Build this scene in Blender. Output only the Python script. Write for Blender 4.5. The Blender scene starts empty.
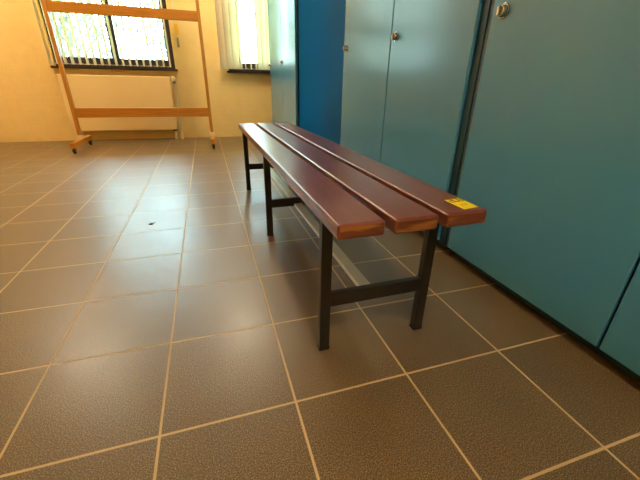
import bpy, bmesh, math, random
from mathutils import Vector, Matrix
random.seed(7)
T = 0.30                      # one floor tile, metres; all layout below is in tiles
C = bpy.context.scene.collection
SC = bpy.context.scene

# ------------------------------------------------------------ materials
def lin(r, g, b):
    f = lambda c: (c/255/12.92) if c/255 <= 0.04045 else ((c/255+0.055)/1.055)**2.4
    return (f(r), f(g), f(b), 1)

def mat(name, col, rough=0.5, metal=0.0, spec=0.5, noise=None, bump=None, coat=0.0):
    """principled material; noise = (scale, second colour, contrast), bump = (scale, strength)"""
    m = bpy.data.materials.new(name); m.use_nodes = True
    nt = m.node_tree; N = nt.nodes; L = nt.links
    p = N['Principled BSDF']
    p.inputs['Base Color'].default_value = col
    p.inputs['Roughness'].default_value = rough
    p.inputs['Metallic'].default_value = metal
    p.inputs['Specular IOR Level'].default_value = spec
    p.inputs['Coat Weight'].default_value = coat
    tc = N.new('ShaderNodeTexCoord')
    if noise:
        n = N.new('ShaderNodeTexNoise'); n.inputs['Scale'].default_value = noise[0]
        n.inputs['Detail'].default_value = 6
        r = N.new('ShaderNodeValToRGB'); w = noise[2]
        r.color_ramp.elements[0].position = 0.5-w; r.color_ramp.elements[1].position = 0.5+w
        r.color_ramp.elements[0].color = col; r.color_ramp.elements[1].color = noise[1]
        L.new(tc.outputs['Object'], n.inputs['Vector']); L.new(n.outputs['Fac'], r.inputs['Fac'])
        L.new(r.outputs['Color'], p.inputs['Base Color'])
    if bump:
        n = N.new('ShaderNodeTexNoise'); n.inputs['Scale'].default_value = bump[0]
        n.inputs['Detail'].default_value = 4
        b = N.new('ShaderNodeBump'); b.inputs['Strength'].default_value = bump[1]
        b.inputs['Distance'].default_value = 0.004
        L.new(tc.outputs['Object'], n.inputs['Vector']); L.new(n.outputs['Fac'], b.inputs['Height'])
        L.new(b.outputs['Normal'], p.inputs['Normal'])
    return m

def math_node(N, L, op, a, b=None):
    n = N.new('ShaderNodeMath'); n.operation = op
    for i, v in enumerate((a, b)):
        if v is None: continue
        if isinstance(v, (int, float)): n.inputs[i].default_value = v
        else: L.new(v, n.inputs[i])
    return n.outputs[0]

def floor_mat():
    m = bpy.data.materials.new('speckled_brown_tiles'); m.use_nodes = True
    nt = m.node_tree; N = nt.nodes; L = nt.links; p = N['Principled BSDF']
    geo = N.new('ShaderNodeNewGeometry')
    mp = N.new('ShaderNodeMapping'); mp.inputs['Scale'].default_value = (1/T, 1/T, 1/T)
    L.new(geo.outputs['Position'], mp.inputs['Vector'])
    # grout: distance to the nearest whole number on both axes
    s = N.new('ShaderNodeSeparateXYZ'); L.new(mp.outputs['Vector'], s.inputs[0])
    ds = []
    for ax in (0, 1):
        f = math_node(N, L, 'FRACT', math_node(N, L, 'ADD', s.outputs[ax], 0.5))
        ds.append(math_node(N, L, 'ABSOLUTE', math_node(N, L, 'SUBTRACT', f, 0.5)))
    d = math_node(N, L, 'MINIMUM', ds[0], ds[1])
    mr = N.new('ShaderNodeMapRange'); mr.inputs['From Min'].default_value = 0.0075
    mr.inputs['From Max'].default_value = 0.0110
    mr.inputs['To Min'].default_value = 1; mr.inputs['To Max'].default_value = 0
    L.new(d, mr.inputs['Value']); grout = mr.outputs['Result']
    # per tile tint
    fl = N.new('ShaderNodeVectorMath'); fl.operation = 'FLOOR'; L.new(mp.outputs['Vector'], fl.inputs[0])
    wn = N.new('ShaderNodeTexWhiteNoise'); wn.noise_dimensions = '2D'; L.new(fl.outputs[0], wn.inputs['Vector'])
    sp = N.new('ShaderNodeTexNoise'); sp.inputs['Scale'].default_value = 390; sp.inputs['Detail'].default_value = 1.5
    sp.inputs['Roughness'].default_value = 0.7
    L.new(geo.outputs['Position'], sp.inputs['Vector'])
    r = N.new('ShaderNodeValToRGB'); cr = r.color_ramp
    cr.elements[0].position = 0.36; cr.elements[0].color = lin(*TILE_DARK)
    cr.elements[1].position = 0.66; cr.elements[1].color = lin(*TILE_LIGHT)
    e = cr.elements.new(0.52); e.color = lin(*TILE_MID)
    L.new(sp.outputs['Fac'], r.inputs['Fac'])
    big = N.new('ShaderNodeTexNoise'); big.inputs['Scale'].default_value = 5; big.inputs['Detail'].default_value = 4
    L.new(geo.outputs['Position'], big.inputs['Vector'])
    val = math_node(N, L, 'ADD', math_node(N, L, 'MULTIPLY', wn.outputs['Value'], 0.14),
                    math_node(N, L, 'MULTIPLY', big.outputs['Fac'], 0.30))
    val = math_node(N, L, 'ADD', val, 0.78)
    hs = N.new('ShaderNodeHueSaturation'); L.new(r.outputs['Color'], hs.inputs['Color']); L.new(val, hs.inputs['Value'])
    # one long thin scuff in a tile of the left rows
    mq = N.new('ShaderNodeMapping'); mq.vector_type = 'TEXTURE'
    mq.inputs['Location'].default_value = (-0.26*T, 5.35*T, 0)
    mq.inputs['Rotation'].default_value = (0, 0, math.atan2(0.48, 0.18))
    L.new(geo.outputs['Position'], mq.inputs['Vector'])
    sq = N.new('ShaderNodeSeparateXYZ'); L.new(mq.outputs['Vector'], sq.inputs[0])
    a = math_node(N, L, 'LESS_THAN', math_node(N, L, 'ABSOLUTE', sq.outputs[0]), 0.085)
    b = math_node(N, L, 'LESS_THAN', math_node(N, L, 'ABSOLUTE', sq.outputs[1]), 0.0035)
    scuff = math_node(N, L, 'MULTIPLY', math_node(N, L, 'MULTIPLY', a, b), 0.6)
    m1 = N.new('ShaderNodeMix'); m1.data_type = 'RGBA'
    L.new(scuff, m1.inputs[0]); L.new(hs.outputs['Color'], m1.inputs[6]); m1.inputs[7].default_value = lin(40, 34, 26)
    m2 = N.new('ShaderNodeMix'); m2.data_type = 'RGBA'
    L.new(grout, m2.inputs[0]); L.new(m1.outputs[2], m2.inputs[6]); m2.inputs[7].default_value = lin(*GROUT)
    L.new(m2.outputs[2], p.inputs['Base Color'])
    rr = math_node(N, L, 'ADD', math_node(N, L, 'MULTIPLY', grout, 0.35), math_node(N, L, 'MULTIPLY', big.outputs['Fac'], 0.12))
    rr = math_node(N, L, 'ADD', rr, FLOOR_ROUGH)
    L.new(rr, p.inputs['Roughness'])
    p.inputs['Specular IOR Level'].default_value = 0.75
    h = math_node(N, L, 'SUBTRACT', math_node(N, L, 'MULTIPLY', sp.outputs['Fac'], 0.12), grout)
    bp = N.new('ShaderNodeBump'); bp.inputs['Strength'].default_value = 0.35; bp.inputs['Distance'].default_value = 0.0015
    L.new(h, bp.inputs['Height']); L.new(bp.outputs['Normal'], p.inputs['Normal'])
    return m

def wall_mat(name, col):
    """painted plaster with a faint block pattern under the paint"""
    m = mat(name, lin(*col), 0.72, spec=0.25, noise=(9, lin(*[min(255, c+7) for c in col]), 0.25))
    nt = m.node_tree; N = nt.nodes; L = nt.links; p = N['Principled BSDF']
    geo = N.new('ShaderNodeNewGeometry')
    s = N.new('ShaderNodeSeparateXYZ'); L.new(geo.outputs['Position'], s.inputs[0])
    cm = N.new('ShaderNodeCombineXYZ')
    L.new(math_node(N, L, 'ADD', s.outputs[0], s.outputs[1]), cm.inputs[0]); L.new(s.outputs[2], cm.inputs[1])
    bt = N.new('ShaderNodeTexBrick'); bt.inputs['Scale'].default_value = 1
    bt.inputs['Brick Width'].default_value = 0.21; bt.inputs['Row Height'].default_value = 0.065
    bt.inputs['Mortar Size'].default_value = 0.006; bt.inputs['Mortar Smooth'].default_value = 0.6
    L.new(cm.outputs[0], bt.inputs['Vector'])
    n = N.new('ShaderNodeTexNoise'); n.inputs['Scale'].default_value = 130; L.new(geo.outputs['Position'], n.inputs['Vector'])
    h = math_node(N, L, 'SUBTRACT', math_node(N, L, 'MULTIPLY', n.outputs['Fac'], 0.5), bt.outputs['Fac'])
    b = N.new('ShaderNodeBump'); b.inputs['Strength'].default_value = 0.35; b.inputs['Distance'].default_value = 0.003
    L.new(h, b.inputs['Height']); L.new(b.outputs['Normal'], p.inputs['Normal'])
    return m

def wood_mat(name, c1, c2, rough, coat=0.0, axis=1, stretch=14, worn=None, spec=0.5):
    """grain runs along `axis`; worn = colour of bare wood shown in patches"""
    m = mat(name, lin(*c1), rough, coat=coat, spec=spec)
    nt = m.node_tree; N = nt.nodes; L = nt.links; p = N['Principled BSDF']
    tc = N.new('ShaderNodeTexCoord'); mp = N.new('ShaderNodeMapping')
    sc = [stretch*8]*3; sc[axis] = 5
    mp.inputs['Scale'].default_value = sc; L.new(tc.outputs['Object'], mp.inputs['Vector'])
    n = N.new('ShaderNodeTexNoise'); n.inputs['Scale'].default_value = 1; n.inputs['Detail'].default_value = 5
    L.new(mp.outputs['Vector'], n.inputs['Vector'])
    r = N.new('ShaderNodeValToRGB'); r.color_ramp.elements[0].position = 0.3; r.color_ramp.elements[1].position = 0.7
    r.color_ramp.elements[0].color = lin(*c1); r.color_ramp.elements[1].color = lin(*c2)
    L.new(n.outputs['Fac'], r.inputs['Fac']); out = r.outputs['Color']
    if worn:
        geo = N.new('ShaderNodeNewGeometry')
        w = N.new('ShaderNodeTexNoise'); w.inputs['Scale'].default_value = 1; w.inputs['Detail'].default_value = 6
        mw = N.new('ShaderNodeMapping'); ws = [70]*3; ws[axis] = 9; mw.inputs['Scale'].default_value = ws
        L.new(tc.outputs['Object'], mw.inputs['Vector']); L.new(mw.outputs['Vector'], w.inputs['Vector'])
        wr = N.new('ShaderNodeMapRange'); wr.inputs['From Min'].default_value = worn[1]; wr.inputs['From Max'].default_value = worn[1]+0.12
        L.new(w.outputs['Fac'], wr.inputs['Value'])
        # wear lives on the end grain and lower arrises only: keep it off the top face
        sn = N.new('ShaderNodeSeparateXYZ'); L.new(geo.outputs['Normal'], sn.inputs[0])
        keep = math_node(N, L, 'LESS_THAN', math_node(N, L, 'ABSOLUTE', sn.outputs[2]), 0.2)
        mx = N.new('ShaderNodeMix'); mx.data_type = 'RGBA'
        L.new(math_node(N, L, 'MULTIPLY', wr.outputs[0], keep), mx.inputs[0])
        L.new(out, mx.inputs[6]); mx.inputs[7].default_value = lin(*worn[0]); out = mx.outputs[2]
    L.new(out, p.inputs['Base Color'])
    b = N.new('ShaderNodeBump'); b.inputs['Strength'].default_value = 0.06; b.inputs['Distance'].default_value = 0.0004
    L.new(n.outputs['Fac'], b.inputs['Height']); L.new(b.outputs['Normal'], p.inputs['Normal'])
    return m

def slat_fabric(name, col, trans=0.35):
    m = bpy.data.materials.new(name); m.use_nodes = True
    nt = m.node_tree; N = nt.nodes; L = nt.links; N.remove(N['Principled BSDF'])
    d = N.new('ShaderNodeBsdfDiffuse'); t = N.new('ShaderNodeBsdfTranslucent'); mx = N.new('ShaderNodeMixShader')
    n = N.new('ShaderNodeTexNoise'); n.inputs['Scale'].default_value = 60
    tc = N.new('ShaderNodeTexCoord'); L.new(tc.outputs['Object'], n.inputs['Vector'])
    r = N.new('ShaderNodeValToRGB'); r.color_ramp.elements[0].color = lin(*[c*0.93 for c in col]); r.color_ramp.elements[1].color = lin(*col)
    L.new(n.outputs['Fac'], r.inputs['Fac'])
    for s in (d, t): L.new(r.outputs['Color'], s.inputs['Color'])
    mx.inputs[0].default_value = trans
    L.new(d.outputs[0], mx.inputs[1]); L.new(t.outputs[0], mx.inputs[2])
    L.new(mx.outputs[0], N['Material Output'].inputs['Surface'])
    return m

def glass_mat():
    m = bpy.data.materials.new('window_glass'); m.use_nodes = True
    nt = m.node_tree; N = nt.nodes; L = nt.links; N.remove(N['Principled BSDF'])
    t = N.new('ShaderNodeBsdfTransparent'); t.inputs['Color'].default_value = (0.93, 1.0, 0.985, 1)
    g = N.new('ShaderNodeBsdfGlossy'); g.inputs['Roughness'].default_value = 0.02
    fr = N.new('ShaderNodeFresnel'); fr.inputs['IOR'].default_value = 1.45
    mx = N.new('ShaderNodeMixShader'); L.new(fr.outputs[0], mx.inputs[0])
    L.new(t.outputs[0], mx.inputs[1]); L.new(g.outputs[0], mx.inputs[2])
    L.new(mx.outputs[0], N['Material Output'].inputs['Surface'])
    return m

def emit_mat(name, col, strength):
    m = bpy.data.materials.new(name); m.use_nodes = True
    nt = m.node_tree; N = nt.nodes; L = nt.links; N.remove(N['Principled BSDF'])
    e = N.new('ShaderNodeEmission'); e.inputs['Color'].default_value = (*col, 1); e.inputs['Strength'].default_value = strength
    L.new(e.outputs[0], N['Material Output'].inputs['Surface'])
    return m

# ---- tunables
TILE_DARK, TILE_MID, TILE_LIGHT = (60, 46, 30), (104, 84, 57), (166, 138, 98)
GROUT = (204, 174, 128)
FLOOR_ROUGH = 0.30
LAMP = (1.0, 0.87, 0.64); LAMP_STRENGTH = 190
SKY_STRENGTH = 28.0

M = dict(
    floor=floor_mat(),
    wall=wall_mat('cream_wall_paint', (247, 212, 136)),
    ceiling=mat('white_ceiling_paint', lin(236, 230, 216), 0.8, bump=(90, 0.2)),
    teal=mat('teal_enamel', lin(72, 142, 182), 0.21, spec=0.6, bump=(45, 0.025), noise=(3, lin(75, 146, 186), 0.3)),
    teal_shaded=mat('teal_enamel_shaded', lin(24, 66, 84), 0.5, bump=(60, 0.03)),  # door teal darkened: shade of the recessed carcass put into the colour
    blue=mat('blue_enamel', lin(12, 138, 246), 0.30, bump=(45, 0.03), noise=(4, lin(14, 142, 248), 0.3)),
    plinth=mat('dark_blue_plinth', lin(22, 58, 76), 0.45, bump=(80, 0.1)),
    chrome=mat('nickel_plated_lock', lin(158, 164, 160), 0.22, metal=1.0, bump=(300, 0.02)),
    black=mat('black_rubber', lin(20, 20, 20), 0.6, bump=(200, 0.1)),
    rust=mat('rusty_steel_foot', lin(112, 84, 58), 0.7, noise=(60, lin(70, 62, 54), 0.2), bump=(150, 0.3)),
    slat=wood_mat('red_brown_varnished_wood', (108, 47, 30), (124, 58, 38), 0.30, coat=0.2, worn=((176, 106, 48), 0.56)),
    slat_end=wood_mat('worn_varnished_end_grain', (84, 40, 27), (110, 60, 36), 0.45, worn=((152, 100, 50), 0.52), axis=0),
    steel=mat('dark_grey_painted_steel', lin(37, 34, 30), 0.38, metal=0.3, noise=(40, lin(44, 40, 35), 0.25), bump=(180, 0.04)),
    bar=mat('grey_steel_bar', lin(196, 194, 180), 0.36, metal=0.35, noise=(30, lin(202, 200, 186), 0.3), bump=(180, 0.01)),
    sticker=mat('yellow_paper', lin(255, 236, 30), 0.5, noise=(40, lin(254, 230, 24), 0.3)),
    ink=mat('faded_black_ink', lin(140, 118, 24), 0.6, noise=(300, lin(160, 132, 26), 0.2)),
    red_ink=mat('faded_orange_ink', lin(226, 168, 24), 0.6, noise=(300, lin(232, 180, 22), 0.2)),
    frame=wood_mat('dark_brown_window_wood', (44, 26, 20), (58, 34, 26), 0.42, axis=2),
    pine=wood_mat('orange_varnished_pine', (192, 122, 32), (210, 142, 46), 0.38, axis=2, coat=0.1),
    pine_x=wood_mat('orange_varnished_pine_rail', (188, 114, 26), (206, 134, 38), 0.38, axis=0, coat=0.1),
    cap=mat('cream_plastic', lin(240, 218, 164), 0.45, bump=(100, 0.03)),
    radiator=mat('cream_radiator_enamel', lin(240, 206, 140), 0.38, bump=(60, 0.03), noise=(3, lin(243, 210, 146), 0.3)),
    rad_dark=mat('dull_convector_steel', lin(120, 104, 76), 0.6, bump=(60, 0.05)),
    pipe=mat('cream_painted_pipe', lin(236, 214, 166), 0.4, bump=(90, 0.05)),
    blind=slat_fabric('cream_blind_fabric', (252, 242, 214), 0.55),
    chain=mat('white_plastic_chain', lin(220, 214, 200), 0.5, bump=(200, 0.05)),
    tag=mat('yellow_plastic_tag', lin(248, 196, 60), 0.5, bump=(200, 0.05)),
    tag_grey=mat('grey_plastic_weight', lin(150, 142, 120), 0.5, bump=(200, 0.05)),
    glass=glass_mat(),
    lamp=emit_mat('fluorescent_tube_light', LAMP, LAMP_STRENGTH),
    white=mat('white_lamp_housing', lin(238, 236, 230), 0.5, bump=(60, 0.02)),
    grass=mat('grass_ground', lin(120, 150, 80), 0.9, noise=(8, lin(146, 168, 96), 0.3), bump=(40, 0.6)),
    bark=mat('tree_bark', lin(110, 92, 72), 0.9, noise=(20, lin(80, 66, 52), 0.2), bump=(40, 0.8)),
    leaf=mat('pale_green_leaf', lin(74, 100, 92), 0.6, noise=(2, lin(96, 122, 108), 0.3)),
    scrap=mat('dry_leaf_scrap', lin(50, 42, 34), 0.8, noise=(90, lin(72, 58, 42), 0.2)),
)

# ------------------------------------------------------------ mesh helpers (tile units)
class MB:
    def __init__(self): self.bm = bmesh.new()
    def _merge(self, b):
        me = bpy.data.meshes.new('tmp'); b.to_mesh(me); b.free()
        self.bm.from_mesh(me); bpy.data.meshes.remove(me)
    def box(self, x0, x1, y0, y1, z0, z1, bev=0.0, seg=2):
        b = bmesh.new(); bmesh.ops.create_cube(b, size=1)
        for v in b.verts:
            v.co = Vector(((x0+x1)/2+v.co.x*(x1-x0), (y0+y1)/2+v.co.y*(y1-y0), (z0+z1)/2+v.co.z*(z1-z0)))*T
        if bev: bmesh.ops.bevel(b, geom=b.edges[:], offset=bev*T, segments=seg, profile=0.5, affect='EDGES', clamp_overlap=True)
        self._merge(b); return self
    def cyl(self, p0, p1, r0, r1=None, n=20, bev=0.0):
        p0 = Vector(p0)*T; p1 = Vector(p1)*T; r1 = r0 if r1 is None else r1
        b = bmesh.new(); d = p1-p0
        bmesh.ops.create_cone(b, cap_ends=True, segments=n, radius1=r0*T, radius2=r1*T, depth=d.length)
        if bev:
            es = [e for e in b.edges if len(e.link_faces) == 2 and any(len(f.verts) > 4 for f in e.link_faces)]
            bmesh.ops.bevel(b, geom=es, offset=bev*T, segments=2, profile=0.5, affect='EDGES')
        q = Vector((0, 0, 1)).rotation_difference(d.normalized())
        bmesh.ops.transform(b, matrix=Matrix.Translation((p0+p1)/2) @ q.to_matrix().to_4x4(), verts=b.verts)
        self._merge(b); return self
    def tube(self, pts, r, n=10):
        for a, b in zip(pts, pts[1:]): self.cyl(a, b, r, n=n)
        for p in pts[1:-1]: self.ball(p, r)
        return self
    def ball(self, p, r, sx=1, sy=1, sz=1, n=12):
        b = bmesh.new(); bmesh.ops.create_uvsphere(b, u_segments=n, v_segments=max(6, n//2), radius=r*T)
        for v in b.verts: v.co = Vector((v.co.x*sx, v.co.y*sy, v.co.z*sz))+Vector(p)*T
        self._merge(b); return self
    def build(self, name, material, parent=None, base=(0, 0, 0), smooth=True):
        """one mesh object; base = the point (tile units) of its origin"""
        base = Vector(base)*T
        for v in self.bm.verts: v.co -= base
        me = bpy.data.meshes.new(name); self.bm.to_mesh(me); self.bm.free()
        me.materials.append(material)
        if smooth:
            for f in me.polygons: f.use_smooth = True
            me.set_sharp_from_angle(angle=math.radians(42))
        o = bpy.data.objects.new(name, me); C.objects.link(o)
        if smooth:
            wn = o.modifiers.new('weighted_normals', 'WEIGHTED_NORMAL'); wn.keep_sharp = True
        if parent is not None: o.parent = parent
        else: o.location = base
        return o

def thing(name, base, label, cat, group=None, rot=0.0):
    o = bpy.data.objects.new(name, None); C.objects.link(o)
    o.empty_display_size = 0.05
    o.location = Vector(base)*T; o.rotation_euler = (0, 0, rot)
    tag(o, label, cat, group); return o
def tag(o, label, cat, group=None):
    o['label'] = label; o['category'] = cat
    if group: o['group'] = group
    return o
def struct(o): o['kind'] = 'structure'; return o

# ------------------------------------------------------------ room shell
WX0, WX1, WY0, WY1, H = -9.6, 5.62, -9.0, 15.2, 9.0
struct(MB().box(WX0-.6, WX1+.6, WY0-.6, WY1+.8, -0.4, 0).build('floor', M['floor']))
struct(MB().box(WX0-.6, WX1+.6, WY0-.6, WY1+.8, H, H+.4).build('ceiling', M['ceiling']))
struct(MB().box(WX0-.6, WX0, WY0, WY1, 0, H).build('wall_left', M['wall']))
struct(MB().box(WX1, WX1+.6, WY0, WY1, 0, H).build('wall_right', M['wall']))
struct(MB().box(WX0-.6, WX1+.6, WY0-.6, WY0, 0, H).build('wall_front', M['wall']))
W1 = (-4.8, -0.46, 2.80, 7.0)      # x0, x1, z0, z1 of the openings
W2 = (1.74, 4.55, 2.80, 7.0)
wb = MB(); WT = WY1+.8
for x0, x1, z0, z1 in ((WX0-.6, W1[0], 0, H), (W1[1], W2[0], 0, H), (W2[1], WX1+.6, 0, H),
                       (W1[0], W1[1], 0, W1[2]), (W1[0], W1[1], W1[3], H), (W2[0], W2[1], 0, W2[2]), (W2[0], W2[1], W2[3], H)):
    wb.box(x0, x1, WY1, WT, z0, z1)
struct(wb.build('wall_back', M['wall']))

def window(n, W, bars):
    x0, x1, z0, z1 = W; yf, yb = WY1+.10, WY1+.32
    w = thing('window_%d' % n, ((x0+x1)/2, WY1, z0), 'dark brown wooden window frame', 'window'); struct(w)
    del w['label']; del w['category']
    base = ((x0+x1)/2, WY1, z0)
    f = MB(); s = .27
    f.box(x0, x0+s, yf, yb, z0, z1, .015); f.box(x1-s, x1, yf, yb, z0, z1, .015)
    f.box(x0+s, x1-s, yf, yb, z0, z0+.34, .015); f.box(x0+s, x1-s, yf, yb, z1-s, z1, .015)
    for bx in bars: f.box(bx-.13, bx+.13, yf, yb, z0+.34, z1-s, .015)
    f.build('window_frame', M['frame'], w, base)
    edges = [x0+s]+[b for b in bars for b in (b-.13, b+.13)]+[x1-s]
    for k in range(0, len(edges), 2):
        MB().box(edges[k]-.02, edges[k+1]+.02, yf+.09, yf+.11, z0+.32, z1-s+.02).build('glass_pane', M['glass'], w, base)
    MB().box(x0-.09, x1+.09, WY1-.24, WY1+.12, z0-.075, z0, .015).build('window_sill', M['frame'], w, base)
    return w
window(1, W1, (-2.65,))
window(2, W2, ())

# ------------------------------------------------------------ vertical blinds
YB = 14.84
def slat_mesh(x, ang, w, z0, z1, tilt=0.0):
    """a thin, slightly bowed fabric strip turned `ang` about its own vertical axis"""
    b = bmesh.new(); n = 5; rows = []
    th = 0.006
    ca, sa = math.cos(ang), math.sin(ang)
    for side in (0, 1):
        for z in (z0, z1):
            r = []
            for k in range(n+1):
                u = (k/n-.5)*w; v = 0.035*w*(1-(2*k/n-1)**2)*4 + (th if side else 0)
                dz = tilt*(z1-z)
                r.append(b.verts.new(Vector((x+u*ca-v*sa+dz, YB+u*sa+v*ca, z))*T))
            rows.append(r)
    a0, a1, b0, b1 = rows
    for k in range(n):
        b.faces.new((a0[k], a0[k+1], a1[k+1], a1[k])); b.faces.new((b0[k+1], b0[k], b1[k], b1[k+1]))
        b.faces.new((a0[k+1], a0[k], b0[k], b0[k+1])); b.faces.new((a1[k], a1[k+1], b1[k+1], b1[k]))
    b.faces.new((a0[0], a1[0], b1[0], b0[0])); b.faces.new((a1[n], a0[n], b0[n], b1[n]))
    bmesh.ops.recalc_face_normals(b, faces=b.faces[:])
    m = MB(); m._merge(b); return m
def blind(x0, x1, slats, label, cord_x):
    base = ((x0+x1)/2, YB, 7.2)
    t = thing('vertical_blind', base, label, 'blind')
    MB().box(x0, x1, YB-.09, YB+.09, 7.12, 7.3, .02).build('head_rail', M['white'], t, base)
    for s in (x0+.2, x1-.2): MB().box(s-.06, s+.06, YB+.05, WY1, 7.16, 7.28, .01).build('bracket', M['white'], t, base)
    for x, ang, w in slats:
        o = slat_mesh(x, ang, w, 2.86, 7.12).build('slat', M['blind'], t, base)
    xs = [s[0] for s in slats]
    for dy in (-.1, .1):
        ch = MB()
        pts = []
        for a, b in zip(xs, xs[1:]):
            pts += [(a, YB+dy, 2.91), ((a+b)/2, YB+dy, 2.865)]
        pts.append((xs[-1], YB+dy, 2.91)); ch.tube(pts, .007, 6)
        ch.build('bottom_chain', M['chain'], t, base)
    if cord_x is not None:
        c = MB().tube([(cord_x, YB+.02, 7.15), (cord_x-.02, YB+.1, 4.4), (cord_x, YB+.12, 3.95)], .012, 8).build('control_cord', M['chain'], t, base)
        MB().box(cord_x-.075, cord_x+.075, YB+.06, YB+.12, 4.05, 4.42, .02).build('cord_tag', M['tag'], c, base)['label'] = 'yellow plastic cord tag'
        MB().cyl((cord_x, YB+.12, 3.6), (cord_x, YB+.12, 3.95), .05, .035, bev=.01).build('cord_weight', M['tag_grey'], c, base)
R = math.radians
s1 = [(-0.60-.247*k, R(89+random.uniform(-3, 3)), .29) for k in range(18)][::-1]
blind(-5.0, -.35, s1, 'vertical blind with narrow open slats, above the radiator', -.20)
s2 = [(1.52, R(8), .30), (1.78, R(10), .30), (2.03, R(14), .30),
      (2.24, R(60), .30), (2.46, R(82), .30), (2.70, R(80), .30), (2.92, R(78), .30), (3.06, R(40), .30), (3.28, R(20), .30),
      (3.52, R(18), .30), (3.78, R(14), .30), (4.04, R(12), .30), (4.30, R(12), .30)]
blind(1.36, 4.6, s2, 'vertical blind with cream slats bunched shut, beside the far blue cabinet', None)

# ------------------------------------------------------------ radiator
rb = (-2.6, 15.0, 0)
rad = thing('radiator', rb, 'cream panel radiator on the back wall under the window', 'radiator')
MB().box(-4.7, -.70, 14.72, 14.80, .42, 2.50, .03).build('front_panel', M['radiator'], rad, rb)
MB().box(-4.7, -.74, 14.98, 15.04, .44, 2.46, .03).build('rear_panel', M['rad_dark'], rad, rb)
fins = MB()
for k in range(38): fins.box(-4.6+k*.103, -4.59+k*.103, 14.80, 14.98, .55, 2.35)
fins.build('convector_fins', M['rad_dark'], rad, rb)
MB().box(-4.7, -.71, 14.76, 15.03, 2.46, 2.51, .02).build('top_grille', M['radiator'], rad, rb)
for bx in (-4.2, -1.2): MB().box(bx-.08, bx+.08, 15.03, WY1-.004, .7, 2.3).build('wall_bracket', M['rad_dark'], rad, rb)
v = MB().cyl((-.78, 14.86, 2.40), (-.60, 14.86, 2.40), .05).cyl((-.57, 14.86, 2.26), (-.57, 14.86, 2.46), .055, bev=.01).build('valve', M['chrome'], rad, rb)
MB().cyl((-.57, 14.74, 2.42), (-.57, 14.42, 2.42), .10, .085, bev=.02).cyl((-.57, 14.86, 2.42), (-.57, 14.74, 2.42), .06).build('thermostat_knob', M['cap'], v, rb)
MB().tube([(-.57, 14.86, 2.3), (-.57, 14.90, .35), (-.57, 14.90, 0)], .034, 12).build('pipe', M['pipe'], rad, rb)
MB().tube([(-.80, 14.88, .48), (-.80, 14.88, .30), (-.80, 14.88, 0)], .034, 12).build('pipe', M['pipe'], rad, rb)
for px, py in ((-.57, 14.90), (-.80, 14.88)):
    MB().cyl((px, py, .0), (px, py, .26), .075, .06, bev=.012).build('pipe_sleeve', M['cap'], rad, rb)
MB().box(-.90, -.72, 14.82, 14.94, .36, .45, .02).build('valve_block', M['black'], rad, rb)

# ------------------------------------------------------------ mobile wooden frame on castors
kb = (-1.55, 12.9, 0)
rack = thing('mobile_rack', kb, 'orange pine frame rack on castors in front of the radiator', 'rack')
PX = .705; QX = -3.9; YR = 12.9
for x in (PX, QX):
    MB().box(x-.056, x+.056, YR-.08, YR+.08, .46, 6.4, .012).build('upright', M['pine'], rack, kb)
    MB().box(x-.085, x+.085, YR-.12, YR+.12, .36, .50, .015).build('collar', M['cap'], rack, kb)['label'] = 'cream plastic collar'
    MB().box(x-.075, x+.075, YR-1.05, YR+1.05, .20, .37, .015).build('foot_bar', M['pine'], rack, kb)
    for y in (YR-.95, YR+.95):
        c = MB().cyl((x, y, .15), (x, y, .22), .03).box(x-.055, x-.04, y-.05, y+.05, .06, .17).box(x+.04, x+.055, y-.05, y+.05, .06, .17).box(x-.055, x+.055, y-.05, y+.05, .155, .175).build('castor', M['chrome'], rack, kb)
        MB().cyl((x-.034, y, .08), (x+.034, y, .08), .08, bev=.012).build('wheel', M['black'], c, kb)
for z0, z1 in ((4.27, 4.58), (1.10, 1.42), (6.4, 6.55)):
    MB().box(QX-.05 if z1 > 6 else QX+.05, PX+.05 if z1 > 6 else PX-.05, YR-.05, YR+.05, z0, z1, .012).build('crossbar', M['pine_x'], rack, kb)

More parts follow.
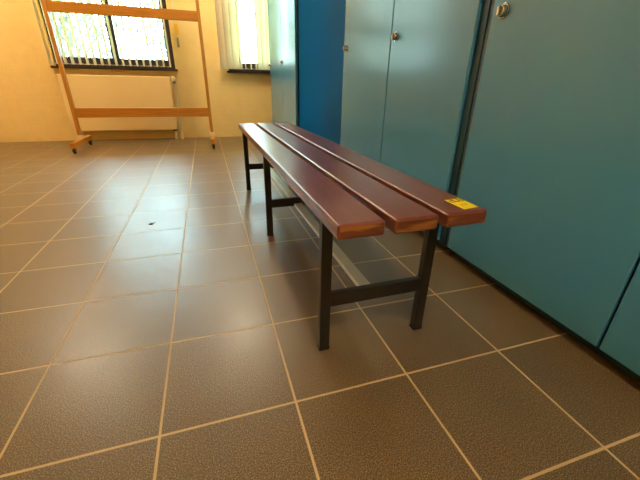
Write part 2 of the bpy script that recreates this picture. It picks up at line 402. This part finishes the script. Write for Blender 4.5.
# ------------------------------------------------------------ metal cabinets
def cabinet(X, edges, yl, yr, depth, label, group):
    """doors face -X at X; edges = door joints from the far end (largest Y) to the near end"""
    base = (X+depth/2, (yl+yr)/2, 0); H0 = 6.5; t = .06
    c = thing('metal_cabinet', base, label, 'cabinet', group)
    xb = X+depth; xf = X+.065
    MB().box(xf, xb, yr, yr+t, .12, H0, .008).build('side_panel', M['blue'], c, base)['label'] = 'blue painted side panel'
    MB().box(xf, xb, yl-t, yl, .12, H0, .008).build('side_panel', M['blue'], c, base)['label'] = 'blue painted side panel'
    MB().box(xf+.02, xb, yr+t, yl-t, H0-.06, H0-.005).build('top_panel', M['teal_shaded'], c, base)
    MB().box(xb-.04, xb, yr+t, yl-t, .12, H0-.06).build('back_panel', M['teal_shaded'], c, base)
    MB().box(xf+.02, xb-.04, yr+t, yl-t, .12, .18).build('bottom_panel', M['teal_shaded'], c, base)
    st = MB()
    st.box(xf-.01, xf+.06, yr, yr+.13, .12, H0, .01); st.box(xf-.01, xf+.06, yl-.13, yl, .12, H0, .01)
    st.box(xf-.01, xf+.06, yr+.13, yl-.13, .12, .22, .01); st.box(xf-.01, xf+.06, yr+.13, yl-.13, H0-.1, H0, .01)
    st.build('front_frame', M['teal_shaded'], c, base)
    MB().box(X+.16, xb-.1, yr+.12, yl-.12, .0, .12).build('plinth', M['plinth'], c, base)
    for y in (yr+.07, yl-.07):
        MB().cyl((X+.16, y, 0), (X+.16, y, .03), .055).cyl((X+.16, y, .03), (X+.16, y, .12), .025).build('levelling_foot', M['rust'], c, base)
    for a, b in zip(edges, edges[1:]):
        d = MB().box(X, X+.055, b+.012, a-.012, .155, H0-.03, .014, 3).build('door', M['teal'], c, base)
        ky, kz = a-.185, 3.05
        k = MB().cyl((X-.012, ky, kz), (X+.01, ky, kz), .075, bev=.006, n=24).cyl((X-.055, ky, kz), (X-.01, ky, kz), .05, .06, bev=.008, n=24)
        k.box(X-.085, X-.05, ky-.016, ky+.016, kz-.045, kz+.045, .008)
        k.build('lock_knob', M['chrome'], d, base)
        for hz in (.75, 3.3, 5.8):
            MB().cyl((X+.03, b+.006, hz-.1), (X+.03, b+.006, hz+.1), .012, n=10).build('hinge', M['teal_shaded'], d, base)
    return c
cabinet(3.46, (14.60, 12.13, 9.93), 14.64, 9.89, 1.80, 'blue sided cabinet furthest back, beside the curtained window', 'two door metal cabinets')
cabinet(3.74, (6.40, 4.16, 2.06), 6.44, 1.955, 1.80, 'teal two door cabinet behind the middle of the bench', 'two door metal cabinets')
cabinet(3.74, (1.84, -.36, -2.50), 1.935, -2.60, 1.80, 'teal cabinet nearest the camera, beyond the stickered bench end', 'two door metal cabinets')

# ------------------------------------------------------------ bench
bb = (1.91, .487, 0)
bench = thing('slatted_bench', bb, 'long red brown slatted wooden bench on dark steel legs', 'bench', rot=R(.6))
ZT, ZB = 1.45, 1.335
for x0, x1, y0, y1 in ((1.325, 1.685, .085, 6.66), (1.755, 2.118, .075, 6.67), (2.188, 2.560, .075, 6.68)):
    s = MB().box(x0, x1, y0, y1, ZB, ZT, .020, 4).build('seat_slat', M['slat'], bench, bb)
    MB().box(x0+.016, x1-.016, y0-.002, y0+.02, ZB+.016, ZT-.016).build('end_grain', M['slat_end'], s, bb)['label'] = 'worn orange end grain'
LY = (.487, 3.27, 6.055); LD = .075
for y in LY:
    for x0, x1 in ((1.350, 1.448), (2.372, 2.472)):
        l = MB().box(x0, x1, y, y+LD, .02, ZB, .008).build('leg', M['steel'], bench, bb)
        MB().box(x0-.003, x1+.003, y-.003, y+LD+.003, 0, .035, .006).build('foot_cap', M['black'], l, bb)
    MB().box(1.448, 2.372, y+.005, y+LD-.005, .485, .62, .008).build('stretcher', M['steel'], bench, bb)
    MB().box(1.448, 2.372, y, y+LD, ZB-.05, ZB, .005).build('top_rail', M['steel'], bench, bb)
for ya, yb in zip(LY, LY[1:]):
    MB().box(1.81, 1.935, ya+LD-.005, yb+.005, .485, .53, .006).build('long_bar', M['bar'], bench, bb)['label'] = 'flat grey steel bar'
# yellow sticker on the right slat
stk = MB(); q = [(2.372, .365), (2.523, .385), (2.523, .150), (2.380, .130)]
b = bmesh.new(); lo = [b.verts.new(Vector((x, y, ZT))*T) for x, y in q]; hi = [b.verts.new(Vector((x, y, ZT+.004))*T) for x, y in q]
b.faces.new(hi[::-1]); b.faces.new(lo)
for k in range(4): b.faces.new((lo[k], hi[k], hi[(k+1) % 4], lo[(k+1) % 4]))
bmesh.ops.recalc_face_normals(b, faces=b.faces[:]); stk._merge(b)
stick = stk.build('sticker', M['sticker'], bench, bb, smooth=False); stick['label'] = 'small yellow paper lot sticker'
def strokes(name, lines, m, r):
    k = MB(); z = ZT+.0045
    for ln in lines:
        for (xa, ya), (xb, yb) in zip(ln, ln[1:]): k.cyl((xa, ya, z), (xb, yb, z), r, n=6)
    return k.build(name, m, stick, bb)
def digit(cx, cy, pat, w=.022, h=.034):      # seven-stroke digit, read from the near end; x right, y up
    P = {'a': ((-1, 1), (1, 1)), 'b': ((1, 1), (1, 0)), 'c': ((1, 0), (1, -1)), 'd': ((-1, -1), (1, -1)), 'e': ((-1, 0), (-1, -1)), 'f': ((-1, 1), (-1, 0)), 'g': ((-1, 0), (1, 0))}
    return [[(cx+w*u, cy+h*v) for u, v in P[c]] for c in pat]
strokes('handwritten_number', digit(2.405, .325, 'abged')+digit(2.450, .330, 'abcdef')+digit(2.495, .335, 'abcdefg'), M['ink'], .004)
strokes('faint_print', [[(2.40, .22), (2.49, .235)], [(2.40, .20), (2.47, .21)]], M['red_ink'], .003)

# ------------------------------------------------------------ dry scrap on the floor
b = MB()
pts = [(-.62, 4.33), (-.59, 4.37), (-.56, 4.36), (-.55, 4.32), (-.58, 4.305)]
k = bmesh.new()
top = [k.verts.new(Vector((x, y, .012+.012*(i % 2)))*T) for i, (x, y) in enumerate(pts)]; bot = [k.verts.new(Vector((x, y, .0))*T) for x, y in pts]
k.faces.new(top); k.faces.new(bot[::-1])
for i in range(5): k.faces.new((bot[i], bot[(i+1) % 5], top[(i+1) % 5], top[i]))
bmesh.ops.recalc_face_normals(k, faces=k.faces[:]); b._merge(k)
b.cyl((-.56, 4.355, .012), (-.52, 4.385, .01), .004, n=6)
tag(b.build('leaf_scrap', M['scrap'], None, (-.58, 4.34, 0)), 'tiny dark dry leaf scrap lying on the floor tiles', 'leaf')

# ------------------------------------------------------------ ceiling lights (out of frame, they light the room)
def ceiling_light(x, y, L_, label):
    base = (x, y, H)
    t = thing('ceiling_light', base, label, 'ceiling light', 'fluorescent ceiling lights')
    MB().box(x-.3, x+.3, y-L_/2-.1, y+L_/2+.1, H-.16, H, .03).build('housing', M['white'], t, base)
    for dx in (-.15, .15):
        MB().cyl((x+dx, y-L_/2, H-.24), (x+dx, y+L_/2, H-.24), .06, n=12).build('tube', M['lamp'], t, base)
        for e in (-1, 1): MB().box(x+dx-.06, x+dx+.06, y+e*L_/2-.05, y+e*L_/2+.05, H-.32, H-.15, .01).build('tube_socket', M['white'], t, base)
ceiling_light(1.2, 11.5, 2.0, 'ceiling light in the row above the bench, nearest the windows')
ceiling_light(1.2, -4.8, 2.0, 'ceiling light in the row above the bench, behind the camera')
ceiling_light(-5.2, 11.5, 2.0, 'ceiling light in the far row, nearest the windows')


# ------------------------------------------------------------ outside
struct(MB().box(-60, 60, WT, 90, -1.6, -1.2).build('ground_outside', M['grass']))
def tree(x, y, h, r, label):
    base = (x, y, -1.2)
    t = thing('tree', base, label, 'tree', 'trees outside the windows')
    tr = MB().cyl((x, y, -1.2), (x+.3, y, h*.55), .45, .25, n=10)
    for k in range(7):
        a = k*.9; tr.cyl((x+.25, y, h*(.25+.04*k)), (x+math.cos(a)*r*.7, y+math.sin(a)*r*.7, h*(.5+.05*k)), .14, .05, n=7)
    tr.build('trunk', M['bark'], t, base)
    f = bmesh.new()
    for k in range(2200):
        while True:
            p = Vector((random.uniform(-1, 1), random.uniform(-1, 1), random.uniform(-1, 1)))
            if p.length < 1: break
        c = Vector((x+p.x*r, y+p.y*r, h*.58+p.z*h*.5)); s = random.uniform(.18, .36)
        u = Vector((random.gauss(0, 1), random.gauss(0, 1), random.gauss(0, 1))).normalized()
        w = u.orthogonal().normalized(); n_ = u.cross(w)
        vs = [f.verts.new((c+d)*T) for d in (-u*s, w*s*.4+n_*s*.1, u*s, -w*s*.4+n_*s*.1)]
        f.faces.new(vs)
    m = MB(); m._merge(f); m.build('foliage', M['leaf'], t, base, smooth=False)
tree(-9.5, 34, 13, 4.4, 'pale leafy tree outside, left of the radiator window')
tree(-.2, 33, 14, 4.6, 'pale leafy tree outside, seen through the radiator window')
tree(9.3, 33, 13, 4.4, 'pale leafy tree outside, seen through the half closed blind')

# ------------------------------------------------------------ world, camera, colour management
w = bpy.data.worlds.new('sky'); SC.world = w; w.use_nodes = True
nt = w.node_tree; N = nt.nodes; L = nt.links
bg = N['Background']; tc = N.new('ShaderNodeTexCoord'); n = N.new('ShaderNodeTexNoise'); n.inputs['Scale'].default_value = 3; n.inputs['Detail'].default_value = 6
r = N.new('ShaderNodeValToRGB'); r.color_ramp.elements[0].position = .4; r.color_ramp.elements[1].position = .65
r.color_ramp.elements[0].color = (.52, .82, 1, 1); r.color_ramp.elements[1].color = (.82, .97, 1, 1)
L.new(tc.outputs['Generated'], n.inputs['Vector']); L.new(n.outputs['Fac'], r.inputs['Fac']); L.new(r.outputs['Color'], bg.inputs['Color'])
bg.inputs['Strength'].default_value = SKY_STRENGTH

cam = bpy.data.cameras.new('camera'); co = bpy.data.objects.new('camera', cam); C.objects.link(co)
cam.sensor_fit = 'HORIZONTAL'; cam.sensor_width = 36; cam.lens = 336.591/640*36; cam.clip_start = .01
rt, up, fw = Vector((0.953521, -0.300895, 0.016145)), Vector((0.111971, 0.403557, 0.908077)), Vector((0.279751, 0.864063, -0.418491))
mtx = Matrix((rt, up, -fw)).transposed().to_4x4(); mtx.translation = Vector((0.576754, -1.85879, 2.300317))*T
co.matrix_world = mtx
SC.camera = co
vs = SC.view_settings
vs.view_transform = 'Standard'; vs.look = 'None'; vs.gamma = 1; vs.use_curve_mapping = False; vs.exposure = 0.25
cy = SC.cycles
cy.use_denoising = True; cy.max_bounces = 10; cy.diffuse_bounces = 6; cy.sample_clamp_indirect = 8
cy.caustics_reflective = False; cy.caustics_refractive = False
